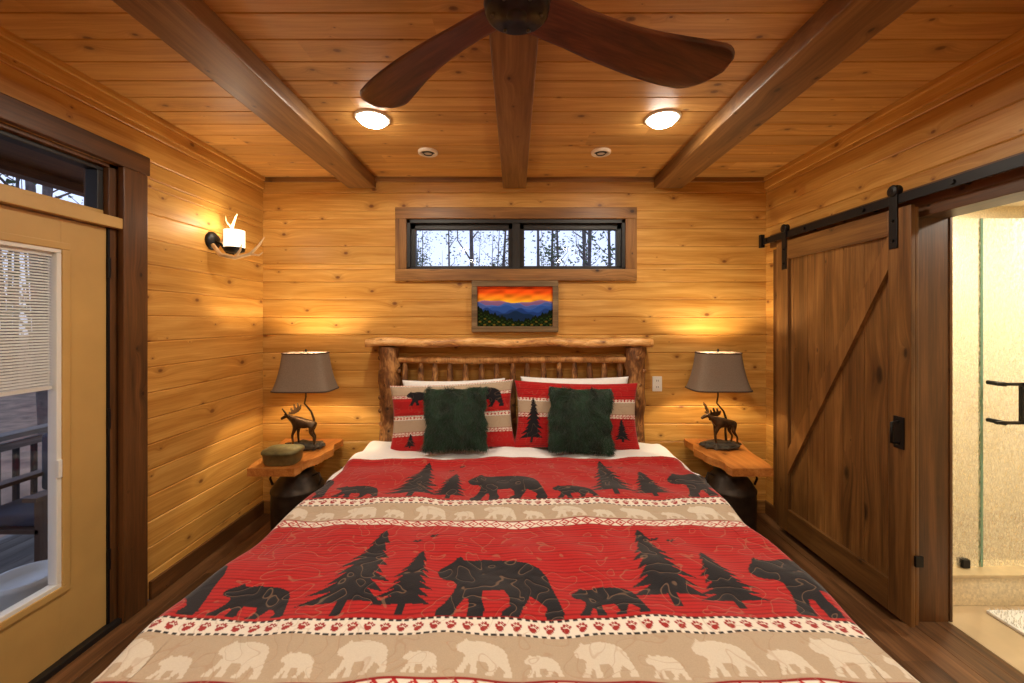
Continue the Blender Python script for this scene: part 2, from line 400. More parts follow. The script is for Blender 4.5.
for i in range(nx):
    x=-1.125+i*2.165/(nx-1); w=0.09+0.014*math.sin(i*0.9)+random.uniform(-.008,.008); zz=0.006*math.sin(i*0.5)+random.uniform(-.003,.003)
    for dy,dz in ((-w,0.02),(-w*0.96,0.045),(-w*0.8,0.058),(0.09,0.06),(0.1,0.03),(0.09,0.0),(-w*0.7,-0.002),(-w*0.93,0.006)):
        vs.append((x,YH+dy,1.338+dz+zz))
fs=[(i*8+k,i*8+(k+1)%8,(i+1)*8+(k+1)%8,(i+1)*8+k) for i in range(nx-1) for k in range(8)]
fs+=[tuple(range(8)),tuple((nx-1)*8+k for k in range(8))]
b.add(vs,fs,2,True)
b.finish('log_headboard',[m_logd,m_log,m_logx],bed)
b=MB(); b.box(-0.97,0.97,0.9,3.0,0.33,0.60,0,0.06,4); b.finish('mattress',[m_white],bed)

def fold(s,half,r):
    a=np.abs(s)-half; th=np.clip(a/r,0,math.pi/2)
    x=np.where(a<=0,np.abs(s),half+r*np.sin(th)); d=np.where(a<=0,0,r*(1-np.cos(th))+np.maximum(a-r*math.pi/2,0))
    return np.sign(s)*x,d
def wr(X,Y,a=1):
    return a*(0.004*np.sin(X*7+Y*3)+0.003*np.sin(X*13-Y*9+1)+0.0025*np.sin(Y*21+X*4)+0.002*np.sin(X*29+Y*17))
S=np.linspace(-1.38,1.38,180); T=np.linspace(3.02,2.3,60); SS,TT=np.meshgrid(S,T)
X,D=fold(SS,1.045,0.06); 
Z=0.630-D+wr(SS,TT,1.2)*2-np.clip((TT-2.97)/0.05,0,1)**2*0.05
P=np.stack([X+0.006*np.sin(TT*30)*(D>0.05),TT,Z],-1); gridmesh('white_top_sheet',P,[m_white],parent=bed)

# quilt
ns,nt_=800,560
S=np.linspace(-1.42,1.42,ns); T=np.linspace(0,2.08,nt_); SS,TT=np.meshgrid(S,T)
YY=2.56-TT
X,D=fold(SS,1.015,0.06)
a=np.maximum(0.93-YY,0); r=0.06; th=np.clip(a/r,0,math.pi/2)
Yw=np.where(a<=0,YY,0.93-r*np.sin(th)); D2=np.where(a<=0,0,r*(1-np.cos(th))+np.maximum(a-r*math.pi/2,0))
wv=np.sin(YY*11)*0.5+np.sin(YY*23+1)*0.3
X=X+np.sign(SS)*np.clip(D,0,0.3)*0.06*wv+0.012*np.sin(YY*9+SS)*(np.abs(SS)>0.95)
X=X-0.022*np.clip((2.3-YY)/1.3,0,1)
Yw=Yw-np.clip(D2,0,0.3)*0.06*np.sin(SS*14)
hd=np.exp(-((TT-0.035)/0.05)**2)*0.018
edge=np.clip(1-TT/0.02,0,1)**2*0.022
Z=0.646-np.maximum(D,D2)+wr(SS,YY,1.3)+hd-edge
Yw=Yw+0.02*np.sin(SS*2.1+0.6)*np.exp(-TT/0.3)
P=np.stack([X,Yw,Z],-1)
col=np.zeros(SS.shape+(3,))
bands(col,SS,YY,1.20)
def row(y0):
    it=[]
    it+= [bear(-0.26,y0+0.005,0.43,0.30),bear(0.20,y0+0.01,0.23,0.135),tree(0.53,y0+0.045,0.25,0.46),tree(0.73,y0+0.045,0.22,0.30),
          bear(0.85,y0+0.01,0.42,0.30),bear(1.29,y0+0.01,0.22,0.135),
          tree(-0.34,y0+0.02,0.19,0.32),tree(-0.53,y0+0.01,0.27,0.48),bear(-0.94,y0+0.01,0.25,0.145),bear(-1.37,y0+0.01,0.42,0.30)]
    for bx in (-0.40,-0.34,0.56,0.62):
        by=y0+0.42+0.02*math.sin(bx*50)
        it.append([(bx,by),(bx+0.012,by+0.014),(bx+0.02,by+0.004),(bx+0.03,by+0.016),(bx+0.04,by+0.01),(bx+0.022,by-0.006)])
    return it
for y0 in (1.20,2.0,0.40):
    for p in row(y0): stamp(col,SS,YY,p,BLK)
def strip(y_top):
    hp,hb,hn=0.065,0.145,0.06
    m=(YY<y_top)&(YY>=y_top-hp); col[m]=CRM
    up=YY-(y_top-hp); xm=np.mod(SS,0.048)-0.024; yc=up-hp*0.47
    paw=(xm/0.011)**2+((yc+0.004)/0.009)**2<1
    for tx,ty in ((-0.012,0.007),(-0.0045,0.014),(0.0045,0.014),(0.012,0.007)):
        paw|=((xm-tx)/0.0042)**2+((yc-ty)/0.0055)**2<1
    col[m&paw]=lin((150,40,38))
    dots=np.mod(SS,0.024)<0.015
    col[m&((up<0.009)|(up>hp-0.009))&dots]=BLK
    m2=(YY<y_top-hp)&(YY>=y_top-hp-hb); col[m2]=BEI
    x=-1.42;i=0; pale=lin((204,192,174))
    while x<1.4:
        if i%2==0: stamp(col,SS,YY,bear(x,y_top-hp-hb+0.012,0.155,0.112),pale); x+=0.185
        else: stamp(col,SS,YY,bear(x,y_top-hp-hb+0.012,0.10,0.07),pale); x+=0.135
        i+=1
    m3=(YY<y_top-hp-hb)&(YY>=y_top-hp-hb-hn); col[m3]=CRM
    q=YY-(y_top-hp-hb-hn); xm=np.abs(np.mod(SS,0.05)-0.025); ym=np.abs(q-hn/2)
    col[m3&(np.abs(xm+ym-0.022)<0.0045)]=RED; col[m3&(xm+ym<0.008)]=RED
    col[m3&((q<0.007)|(q>hn-0.007))]=RED2
for yt in (2.0,1.20,0.40): strip(yt)
q=gridmesh('bear_quilt',P,[attrmat('quilt_fabric',quilt=11,bump=0.28,stitch=0.34)])
set_paint(q.data,col)

# ---------------------------------------------------------------- pillows
def pil(u,v,w,h,t,side,corner=0.07):
    cx=1-corner*(1-v**2)**1.0; cy=1-corner*(1-u**2)**1.0
    th=np.clip((1-u**2),0,1)**0.45*np.clip((1-v**2),0,1)**0.45*t/2
    return u*w/2*cx, v*h/2*cy, th*side
def pmat(loc,lean,roll=0,yaw=0):
    return Matrix.Translation(loc)@Matrix.Rotation(yaw,4,'Z')@Matrix.Rotation(math.pi/2-lean,4,'X')@Matrix.Rotation(roll,4,'Z')
def pillow(name,loc,w,h,t,lean,mat,roll=0,yaw=0,paint=None,n=60,seed=0):
    M=np.array(pmat(loc,lean,roll,yaw)); u=np.linspace(-1,1,n); v=np.linspace(-1,1,n); U,V=np.meshgrid(u,v)
    PP=[]
    for s in (1,-1):
        x,y,z=pil(U,V,w,h,t,s)
        z=z+s*0.004*np.sin(x*40+seed)*np.sin(y*33+seed)*(1-U**2)*(1-V**2)
        PP.append(np.stack([x,y,z],-1))
    allP=np.concatenate([PP[0],PP[1][:, ::-1]],1)
    h4=np.concatenate([allP,np.ones(allP.shape[:2]+(1,))],-1)@M.T
    o=gridmesh(name,h4[...,:3],[mat])
    if paint:
        cc=np.zeros(U.shape+(3,)); paint(cc,U*w/2,V*h/2)
        set_paint(o.data,np.concatenate([cc,cc[:, ::-1]],1))
    bm=bmesh.new(); bm.from_mesh(o.data); bmesh.ops.remove_doubles(bm,verts=bm.verts,dist=0.0004)
    bmesh.ops.recalc_face_normals(bm,faces=bm.faces[:]); bm.to_mesh(o.data); bm.free()
    return o
def paint_l(c,X,Y):
    bands(c,X,Y,-0.22+0.10-0.001,sc=0.42,hr=0.62)
    c[Y<-0.12]=RED
    stamp(c,X,Y,bear(0.13,0.05,0.27,0.15),BLK); stamp(c,X,Y,bear(-0.33,0.09,0.22,0.1),BLK); stamp(c,X,Y,tree(0.02,0.02,0.1,0.19),BLK)
    m=(Y>-0.13)&(Y<0.03)
    sub=np.zeros(c.shape); bands(sub,X,Y,-0.13-0.62*0.42,sc=0.55,hr=0.62*0.42/0.55); 
    k=m; c[k]=sub[k]
    stamp(c,X,Y,tree(-0.30,-0.21,0.09,0.10),BLK)
def paint_r(c,X,Y):
    c[:]=RED; c[np.mod(Y,0.014)<0.004]=RED2
    sub=np.zeros(c.shape); bands(sub,X,Y,-0.02-0.62*0.42,sc=0.55,hr=0.62*0.42/0.55)
    m=(Y>-0.02)&(Y<0.12); c[m]=sub[m]
    stamp(c,X,Y,tree(-0.33,-0.2,0.17,0.32),BLK); stamp(c,X,Y,bear(0.0,-0.2,0.25,0.15),BLK); stamp(c,X,Y,tree(0.33,-0.18,0.12,0.16),BLK)
    stamp(c,X,Y,bear(-0.1,0.13,0.2,0.06),BLK)
m_sham=attrmat('sham_fabric',quilt=14,bump=0.3,stitch=0.2)
pillow('bed_pillow',(-0.46,3.0,0.865),0.78,0.46,0.17,0.12,m_white,0.02)
pillow('bed_pillow',(0.45,3.0,0.875),0.82,0.48,0.17,0.12,m_white,0.0,seed=2)
pillow('pillow_sham',(-0.45,2.875,0.850),0.90,0.48,0.17,0.22,m_sham,0.05,0.02,paint_l,150)
pillow('pillow_sham',(0.44,2.875,0.855),0.90,0.48,0.17,0.22,m_sham,-0.02,-0.02,paint_r,150)
m_fur=simple('green_fur',(26,58,36),0.6,noise=0.5,nscale=14,sheen=0.3,spec=0.35)
def furpillow(loc,w,h,t,lean,roll,yaw,seed):
    o=pillow('faux_fur_pillow',loc,w,h,t,lean,m_fur,roll,yaw,seed=seed)
    r=np.random.default_rng(seed); n=26000
    u=r.uniform(-1,1,n); v=r.uniform(-1,1,n); s=np.where(r.random(n)<0.7,1,-1)
    e=1e-3
    def f(u,v): return np.stack(pil(np.clip(u,-.999,.999),np.clip(v,-.999,.999),w,h,t,s),-1)
    p=f(u,v); du=f(u+e,v)-f(u-e,v); dv=f(u,v+e)-f(u,v-e)
    nn=np.cross(du,dv)*s[:,None]; nn/=np.linalg.norm(nn,axis=1)[:,None]+1e-9
    sw=np.sin(p[:,0]*28+2*np.sin(p[:,1]*21+seed))+0.6*np.sin(p[:,1]*44+p[:,0]*15)
    d=nn*0.55+np.stack([sw*0.55,-0.6+0.3*np.sin(p[:,0]*35+seed),0*u],-1)+r.normal(0,0.16,(n,3)); d/=np.linalg.norm(d,axis=1)[:,None]
    ln=r.uniform(0.022,0.045,n)[:,None]
    sd=np.cross(d,r.normal(0,1,(n,3))); sd/=np.linalg.norm(sd,axis=1)[:,None]
    mid=p+d*ln*0.6; tip=p+d*ln+np.array([0,-0.3,0])*ln*0.5; w2=0.0016
    V=np.stack([p-sd*w2,p+sd*w2,mid-sd*w2*0.8,mid+sd*w2*0.8,tip],1).reshape(-1,3)
    M=np.array(pmat(loc,lean,roll,yaw)); V=(np.concatenate([V,np.ones((len(V),1))],1)@M.T)[:,:3]
    k=np.arange(n)[:,None]*5
    me=o.data; bm=bmesh.new(); bm.from_mesh(me)
    me2=bpy.data.meshes.new('fur'); me2.from_pydata(V.tolist(),[],[x for q_ in k[:,0] for x in ((q_,q_+1,q_+3,q_+2),(q_+2,q_+3,q_+4))])
    bm.from_mesh(me2); bm.to_mesh(me); bm.free(); bpy.data.meshes.remove(me2)
furpillow((-0.405,2.745,0.87),0.42,0.41,0.15,0.25,0.02,0.03,3)
furpillow((0.445,2.735,0.867),0.43,0.42,0.15,0.25,-0.03,-0.05,5)

# ---------------------------------------------------------------- nightstands
def nightstand(cx,sgn,xo):
    b=MB(); y0,y1=2.53,3.17
    poly=[]
    inner=cx-sgn*0.205; outer=xo
    for i in range(14):
        t=i/13; poly.append((inner+sgn*0.018*math.sin(t*9)-sgn*0.01*math.sin(t*23)+sgn*0.05*(1-t)**3,y0+0.0+(y1-y0)*t))
    for i in range(10):
        t=i/9; poly.append((outer+sgn*0.012*math.sin(t*8+1)+sgn*0.12*(1-t),y1-(y1-y0)*t))
    b.prism(poly,0.55,0.60,'XY',0)
    px,py=cx+sgn*0.0,2.86
    b.lathe([(0.0,0),(0.165,0),(0.17,0.012),(0.165,0.03),(0.168,0.06),(0.172,0.2),(0.170,0.33),(0.174,0.34),(0.174,0.352),(0.168,0.36),(0.15,0.39),(0.12,0.43),(0.102,0.455),(0.1,0.49),(0.112,0.495),(0.124,0.515),(0.134,0.52),(0.136,0.535),(0.128,0.549),(0,0.549)],(px,py,0),1,40)
    for s in (-1,1):
        b.tube([(px+s*0.12,py-0.03,0.44),(px+s*0.165,py-0.035,0.46),(px+s*0.18,py-0.035,0.42),(px+s*0.165,py-0.03,0.375)],0.008,1,8)
    for k in range(6):
        a=k*1.047; b.box(px+0.13*math.cos(a)-.006,px+0.13*math.cos(a)+.006,py+0.13*math.sin(a)-.006,py+0.13*math.sin(a)+.006,0.50,0.52,1)
    b.finish('milk_can_nightstand',[m_slab,m_milk])
nightstand(-1.55,-1,-1.69); nightstand(1.53,1,1.63)

# ---------------------------------------------------------------- moose lamps
def shade_mat():
    m,nt,bb=newmat('lampshade_fabric'); out=nt.nodes['Material Output']
    tc=N(nt,'ShaderNodeTexCoord'); n=N(nt,'ShaderNodeTexNoise'); n.inputs['Scale'].default_value=300; L(nt,tc.outputs['Object'],n.inputs['Vector'])
    L(nt,ramp(nt,n.outputs[0],[(0.3,rgba((116,100,84))),(0.7,rgba((140,122,104)))]),bb.inputs['Base Color']); bb.inputs['Roughness'].default_value=0.9
    tr=N(nt,'ShaderNodeBsdfTranslucent'); tr.inputs[0].default_value=rgba((170,120,80)); mx=N(nt,'ShaderNodeMixShader'); mx.inputs[0].default_value=0.03
    L(nt,bb.outputs[0],mx.inputs[1]); L(nt,tr.outputs[0],mx.inputs[2]); L(nt,mx.outputs[0],out.inputs[0]); return m
m_shade=shade_mat(); m_strim=simple('shade_trim',(70,54,44),0.8); m_bulb=emis('lamp_bulb',(1,0.75,0.45),12)
def moose_lamp(cx,cy,z0):
    root=empty('moose_table_lamp'); b=MB()
    bm=bmesh.new(); bmesh.ops.create_icosphere(bm,subdivisions=3,radius=1)
    vs=[];
    for v in bm.verts:
        c=v.co; k=1+0.10*math.sin(c.x*7+c.y*5)+0.08*math.sin(c.y*11+c.z*4)+random.uniform(-.04,.04)
        vs.append((cx+c.x*0.145*k,cy+c.y*0.085*k,z0+max(0,(c.z*0.5+0.35))*0.055*k))
    b.add(vs,[[v.index for v in f.verts] for f in bm.faces],1,False); bm.free()
    for i in range(9):
        a=i*0.7; x=cx+0.12*math.cos(a); y=cy-0.06*abs(math.sin(a)); b.tube([(x,y,z0),(x+.008,y-.005,z0+0.025),(x+.004,y,z0+0.045)],[0.016,0.014,0.004],1,7,wob=.2)
    zz=z0+0.038
    nodes=[((.075,0,.152),.030),((.03,0,.150),.031),((-.02,0,.158),.035),((-.045,0,.172),.030),((-.078,0,.192),.020),((-.103,0,.205),.016),((-.132,0,.192),.012),((-.152,0,.180),.011),
      ((.078,.02,.125),.020),((.062,.022,.088),.013),((.088,.022,.050),.007),((.080,.022,0),.007),
      ((.078,-.02,.125),.020),((.072,-.022,.088),.013),((.102,-.022,.050),.007),((.100,-.022,0),.007),
      ((-.035,.022,.125),.017),((-.040,.022,.066),.009),((-.034,.022,0),.007),
      ((-.035,-.022,.125),.017),((-.058,-.022,.070),.009),((-.052,-.022,0),.007),((.105,0,.155),.008),((-.09,0,.165),.007)]
    ed=[(0,1),(1,2),(2,3),(3,4),(4,5),(5,6),(6,7),(0,8),(8,9),(9,10),(10,11),(0,12),(12,13),(13,14),(14,15),(2,16),(16,17),(17,18),(2,19),(19,20),(20,21),(0,22),(4,23)]
    vs,fs=skin(nodes,ed,2); X=Matrix.Translation((cx,cy-0.02,zz))
    b.add(vs,fs,0,True,X)
    palm=[(0,0),(.018,.012),(.022,.040),(.030,.042),(.034,.022),(.046,.030),(.050,.066),(.059,.066),(.062,.034),(.072,.040),(.080,.072),(.088,.070),(.086,.038),(.100,.056),(.107,.050),(.094,.020),(.07,.000),(.04,-.008),(.015,-.008)]
    for s in (-1,1):
        R=X@Matrix.Translation((-.100,s*.010,.216))@Matrix.Rotation(-1.0 if s<0 else 1.0,4,'Z')@Matrix.Rotation(-s*0.55,4,'X')
        b.prism(palm,-0.003,0.003,'XZ',0,R)
        b.tube([(-.1,s*.012,.212),(-.106,s*.028,.222),(-.112,s*.034,.218)],[.005,.006,.002],0,7,X=X)
    px,py=cx+0.01,cy+0.035
    b.tube([(px+.05,py,z0+.03),(px+.045,py,z0+.12),(px+.05,py,z0+.2),(px+.03,py,z0+.26),(px-.02,py,z0+.32),(px-.01,py,z0+.37),(px-.01,py,z0+.45)],[.009,.008,.009,.007,.006,.006,.006],0,9,wob=.08)
    b.tube([(px-.01,py,z0+.43),(px-.01,py,z0+.49)],.016,2,14)
    hp=[(px-.01+0.055*math.sin(t),py,z0+0.57-0.13*math.cos(t)) for t in [i*math.pi/12*1.0 for i in range(13)]]
    b.tube(hp,0.0022,2,6); b.tube([(2*(px-.01)-p[0],p[1],p[2]) for p in hp],0.0022,2,6)
    b.tube([(px-.01,py,z0+.695),(px-.01,py,z0+.705),(px-.01,py,z0+.715),(px-.01,py,z0+.725)],[.004,.009,.008,.002],2,12)
    b.finish('moose_base',[m_bronze,m_rock,m_black],root)
    b=MB(); sx,sy=px-.01,py; za,zb=z0+0.425,z0+0.695; seg=64; rows=12
    def ring(t,off=0):
        w=(0.212+(0.148-0.212)*(t**0.8))-0.006*math.sin(t*math.pi)-off; d=w*0.62; out=[]
        for k in range(seg):
            a=2*math.pi*k/seg; c,s=math.cos(a),math.sin(a); p=0.42
            out.append((sx+w*math.copysign(abs(c)**p,c),sy+d*math.copysign(abs(s)**p,s),za+(zb-za)*t))
        return out
    for off,m in ((0,0),(0.003,0)):
        vs=[]; [vs.extend(ring(i/rows,off)) for i in range(rows+1)]
        b.add(vs,[(i*seg+k,i*seg+(k+1)%seg,(i+1)*seg+(k+1)%seg,(i+1)*seg+k) for i in range(rows) for k in range(seg)],m,True)
    for t in (0.0,1.0):
        r=ring(t); b.tube(r+[r[0]],0.005,1,6)
    r=ring(1.0); b.tube([r[0],(sx,sy,zb),r[32]],0.002,1,6)
    b.finish('lampshade',[m_shade,m_strim],root,recalc=False)
    b=MB(); b.lathe([(0.012,0),(0.016,0.02),(0.03,0.05),(0.03,0.065),(0.02,0.085),(0,0.092)],(sx,sy,z0+0.49),0,20); b.finish('light_bulb',[m_bulb],root)
    light('lamp_light','POINT',(sx,sy-0.0,z0+0.60),28,(1,0.79,0.48),root,0.03)
moose_lamp(-1.55,2.93,0.601); moose_lamp(1.515,2.95,0.601)

b=MB(); m_tin=simple('aged_tin',(110,102,64),0.5,0.3,noise=0.35,nscale=22,bump=0.1)
cx,cy,z0=-1.53,2.64,0.602; seg=40
def rr(z,w,d): return [(cx+w*math.copysign(abs(math.cos(a))**.6,math.cos(a)),cy+d*math.copysign(abs(math.sin(a))**.6,math.sin(a)),z0+z) for a in [2*math.pi*k/seg for k in range(seg)]]
rows=[(0,.10,.075),(.015,.106,.085),(.07,.112,.09),(.072,.118,.096),(.085,.118,.096),(.092,.112,.09),(.098,.08,.06),(.10,.001,.001)]
vs=[]; [vs.extend(rr(*q_)) for q_ in rows]
b.add(vs,[(i*seg+k,i*seg+(k+1)%seg,(i+1)*seg+(k+1)%seg,(i+1)*seg+k) for i in range(len(rows)-1) for k in range(seg)],0,True)
b.add(rr(0,.10,.075),[list(range(seg))],0)
b.finish('tin_box',[m_tin])

# ---------------------------------------------------------------- picture
pic=empty('framed_landscape_picture')
b=MB(); fx0,fx1,fz0,fz1=-0.344,0.344,1.444,1.851; w=0.045; yy0,yy1=YB-0.04,YB-0.001
for (a0,a1,c0,c1) in ((fx0,fx1,fz1-w,fz1),(fx0,fx1,fz0,fz0+w),(fx0,fx0+w,fz0+w,fz1-w),(fx1-w,fx1,fz0+w,fz1-w)):
    b.box(a0,a1,yy0,yy1,c0,c1,0,0.006)
b.box(fx0+w,fx1-w,yy1-0.01,yy1,fz0+w,fz1-w,1)
b.finish('frame',[m_frame,m_black],pic)
nx,nz=240,130; U,V=np.meshgrid(np.linspace(0,1,nx),np.linspace(0,1,nz))
c=np.zeros(U.shape+(3,))
def mixn(a,b_,t): t=np.clip(t,0,1)[...,None]; return np.array(a)*(1-t)+np.array(b_)*t
cl=0.5+0.25*np.sin(U*9+V*25+np.sin(U*17))+0.25*np.sin(U*23-V*31)
sky=mixn(lin((255,196,50)),lin((236,84,20)),(V-0.55)/0.3)
sky=sky*(0.7+0.7*cl[...,None])
c[:]=sky
for k,(base,amp,fr,cc) in enumerate([(0.62,0.03,9,(130,96,140)),(0.56,0.04,13,(70,96,170)),(0.49,0.05,11,(44,84,166)),(0.41,0.05,15,(30,62,130)),(0.33,0.05,12,(20,44,80))]):
    hgt=base+amp*np.sin(U*fr+k*2)+amp*0.4*np.sin(U*fr*2.7+k)
    mm=V<hgt; c[mm]=np.array(lin(cc))
    fog=mm&(V>hgt-0.02); c[fog]=c[fog]*1.4
hg=0.14+0.75*np.abs(U-0.55)**1.3+0.03*np.sin(U*60)+0.02*np.sin(U*140)
mm=V<hg; c[mm]=lin((14,26,12)); mm=(V<hg*0.75)&(np.sin(U*90)*np.sin(V*70)>0.2); c[mm]=lin((36,60,22)); mm=(V<hg*0.5)&(np.sin(U*50+3)*np.sin(V*40)>0.6); c[mm]=lin((110,90,30))
P=np.stack([fx0+w+U*(fx1-fx0-2*w),np.full(U.shape,yy1-0.012),fz0+w+V*(fz1-fz0-2*w)],-1)
o=gridmesh('print',P,[attrmat('picture_print',rough=0.3,sheen=0,noise=0.0)],parent=pic); set_paint(o.data,np.clip(c,0,1))

b=MB(); b.box(1.098,1.174,YB-0.008,YB,0.97,1.09,0,0.003)
for z in (1.005,1.055):
    b.box(1.119,1.153,YB-0.011,YB-0.007,z-0.016,z+0.016,0,0.002); b.box(1.128,1.131,YB-0.0125,YB-0.010,z-0.006,z+0.008,1); b.box(1.141,1.144,YB-0.0125,YB-0.010,z-0.006,z+0.008,1)
b.finish('wall_outlet',[m_whitep,m_black])

# ---------------------------------------------------------------- ceiling lights
WARM=(1,0.88,0.70)
m_ledring=simple('downlight_ring',(236,220,198),0.4); m_led=emis('downlight_lens',(1,0.94,0.82),60); m_twh=simple('trim_white',(235,225,210),0.4); m_dim=simple('lens_dim',(200,190,178),0.2)
def downlight(x,y,e=30,on=True):
    root=empty('recessed_downlight'); b=MB()
    if on:
        b.lathe([(0.080,-0.008),(0.092,-0.010),(0.098,-0.004),(0.10,0.004)],(x,y,H),0,36); b.lathe([(0,-0.046),(0.03,-0.043),(0.06,-0.032),(0.078,-0.016),(0.082,-0.006)],(x,y,H),1,36)
        b.finish('fixture',[m_twh,m_led],root)
        light('downlight_lamp','AREA',(x,y,H-0.052),e,WARM,root,0.12)
    else:
        b.lathe([(0.0,-0.010),(0.026,-0.012)],(x,y,H),2,30)
        b.lathe([(0.026,-0.012),(0.03,-0.018),(0.036,-0.006),(0.046,-0.002)],(x,y,H),1,30)
        b.lathe([(0.046,-0.002),(0.052,-0.017),(0.064,-0.013),(0.068,0.003)],(x,y,H),0,30)
        b.finish('gimbal_fixture',[m_ledring,m_black,m_dim],root)
downlight(-0.80,2.25,12); downlight(0.83,2.25,12)
downlight(-0.80,0.2,17); downlight(0.83,0.2,17); downlight(-0.80,-1.0,8); downlight(0.83,-1.0,8)  # unseen downlights, added overhead and behind the camera to brighten room and bed
downlight(-0.587,2.70,on=False); downlight(0.58,2.70,on=False)

# ---------------------------------------------------------------- fan
fan=empty('ceiling_fan'); FX,FY,FZ=0.005,1.08,2.38
b=MB()
b.lathe([(0,0),(0.05,0),(0.052,0.003),(0.078,0.004),(0.086,0.010),(0.090,0.03),(0.086,0.075),(0.07,0.10),(0.03,0.115),(0.016,0.12),(0.016,0.23),(0.05,0.245),(0.068,0.295)],(FX,FY,FZ-0.02),0,40)
b.lathe([(0.0,-0.004),(0.026,-0.004),(0.028,0.0)],(FX,FY,FZ-0.02),0,24)
for k in range(6):
    a=k*math.pi/3; b.lathe([(0,-0.004),(0.005,-0.003),(0.006,0.006)],(FX+0.066*math.cos(a),FY+0.066*math.sin(a),FZ-0.018),1,10)
b.finish('motor_housing',[m_hub,simple('bolt_metal',(90,84,80),0.35,0.9)],fan)
def blade(ang):
    b=MB(); nr=40;nc=14; top=[];bot=[]
    for i in range(nr+1):
        t=i/nr; r=0.05+t*0.74
        w=np.interp(t,[0,.2,.45,.75,.88,1],[.125,.125,.150,.195,.205,.20])
        if t>0.86: w*=math.sqrt(max(0.0,1-((t-0.86)/0.14)**2))*0.98+0.02
        pitch=0.27*(1-0.45*t)+0.02; sweep=0.035*math.sin(t*math.pi)-0.03*t
        for j in range(nc+1):
            s=j/nc-0.5; y=s*w+sweep; z=-s*w*math.tan(pitch)+0.006*(1-4*s*s)+0.015*t
            th=0.006*math.sqrt(max(0,1-(2*s)**2))+0.0015
            top.append((r,y,z+th)); bot.append((r,y,z-th))
    n1=nc+1; off=len(top); vs=top+bot; fs=[]
    for i in range(nr):
        for j in range(nc):
            a=i*n1+j; fs.append((a,a+n1,a+n1+1,a+1)); fs.append((off+a,off+a+1,off+a+n1+1,off+a+n1))
        fs.append((i*n1,off+i*n1,off+(i+1)*n1,(i+1)*n1)); a=i*n1+nc; fs.append((a,a+n1,off+a+n1,off+a))
    for j in range(nc):
        fs.append((j,j+1,off+j+1,off+j)); a=nr*n1+j; fs.append((a,off+a,off+a+1,a+1))
    b.add(vs,fs,0,True); o=b.finish('blade',[m_fan],fan)
    o.location=(FX,FY,FZ+0.015); o.rotation_euler=(0,0,ang)
for a in (26,138,262): blade(math.radians(a))

# ---------------------------------------------------------------- sconce
sc=empty('antler_wall_sconce'); b=MB(); m_antler=simple('antler_bone',(214,184,140),0.5,noise=0.2,nscale=25,bump=0.1)
sy,sz=2.66,2.065
RX=Matrix.Translation((XL,sy,sz))@Matrix.Rotation(math.pi/2,4,'Y')
b.lathe([(0,0),(0.062,0),(0.062,0.008),(0.05,0.022),(0.02,0.03),(0,0.03)],(0,0,0),0,28,X=RX)
b.tube([(XL+0.02,sy,sz),(XL+0.06,sy,sz-0.02),(XL+0.10,sy,sz-0.075),(XL+0.145,sy,sz-0.085),(XL+0.150,sy,sz-0.06)],0.008,0,10)
b.lathe([(0.0,-0.085),(0.02,-0.083),(0.055,-0.07),(0.062,-0.055),(0.0605,-0.045)],(XL+0.15,sy,sz),0,24)
def ant(p,r): b.tube([(XL+q_[0],sy+q_[1],sz+q_[2]) for q_ in p],r,2,9)
ant([(0.03,-.03,-.03),(0.10,-.06,-.10),(0.19,-.05,-.12),(0.27,-.02,-.09),(0.32,0,-.02),(0.345,.01,.03)],[.012,.014,.012,.010,.007,.002])
ant([(0.19,-.05,-.12),(0.23,-.06,-.07),(0.24,-.06,-.03)],[.009,.007,.002])
ant([(0.27,-.02,-.09),(0.33,-.03,-.10),(0.36,-.03,-.08)],[.008,.006,.002])
ant([(0.03,.03,-.02),(0.07,.06,.03),(0.09,.06,.10),(0.13,.04,.17),(0.15,.03,.19)],[.012,.012,.010,.006,.002])
ant([(0.09,.06,.10),(0.06,.05,.14),(0.055,.05,.18)],[.008,.006,.002])
ant([(0.05,.05,.0),(0.02,.09,.06),(0.03,.1,.12)],[.009,.007,.002])
b.lathe([(0.054,-0.055),(0.060,-0.04),(0.060,0.07),(0.057,0.07),(0.057,-0.04)],(XL+0.15,sy,sz),1,32)
m_fg,nt,bb=newmat('frosted_glass_lit'); bb.inputs['Base Color'].default_value=(0.9,0.87,0.8,1); bb.inputs['Emission Color'].default_value=(1,0.85,0.62,1); bb.inputs['Emission Strength'].default_value=1.6; bb.inputs['Roughness'].default_value=0.3
b.finish('sconce_body',[m_black,m_fg,m_antler],sc)
light('sconce_light','POINT',(XL+0.15,sy,sz+0.10),3.5,(1,0.86,0.64),sc,0.03)

# ---------------------------------------------------------------- left entry door
dr=empty('door_1'); b=MB()
dx0,dx1=XL-0.055,XL-0.012; dy0,dy1,dz0,dz1=1.075,1.985,0.03,1.995; gy0,gy1,gz0,gz1=1.235,1.785,0.35,1.855
b.box(dx0,dx1,gy1,dy1,dz0,dz1,0,0.003); b.box(dx0,dx1,dy0,gy0,dz0,dz1,0,0.003)
b.box(dx0,dx1,gy0,gy1,dz0,gz0,0,0.0); b.box(dx0,dx1,gy0,gy1,gz1,dz1,0,0.0)
def rim(x0,x1,o,i,m,bev=0.004):
    b.box(x0,x1,gy0-o,gy1+o,gz1-i,gz1+o,m,bev); b.box(x0,x1,gy0-o,gy1+o,gz0-o,gz0+i,m,bev)
    b.box(x0,x1,gy0-o,gy0+i,gz0+i,gz1-i,m,bev); b.box(x0,x1,gy1-i,gy1+o,gz0+i,gz1-i,m,bev)
rim(dx0,dx1+0.010,0.032,0.0,0); rim(dx0+0.005,dx1+0.004,0.004,0.018,1)
b.box(dx0+0.008,dx0+0.011,gy0,gy1,gz0,gz1,2); b.box(dx1-0.008,dx1-0.005,gy0,gy1,gz0,gz1,2)
b.finish('door_slab',[m_door,m_whitep,m_glass],dr)
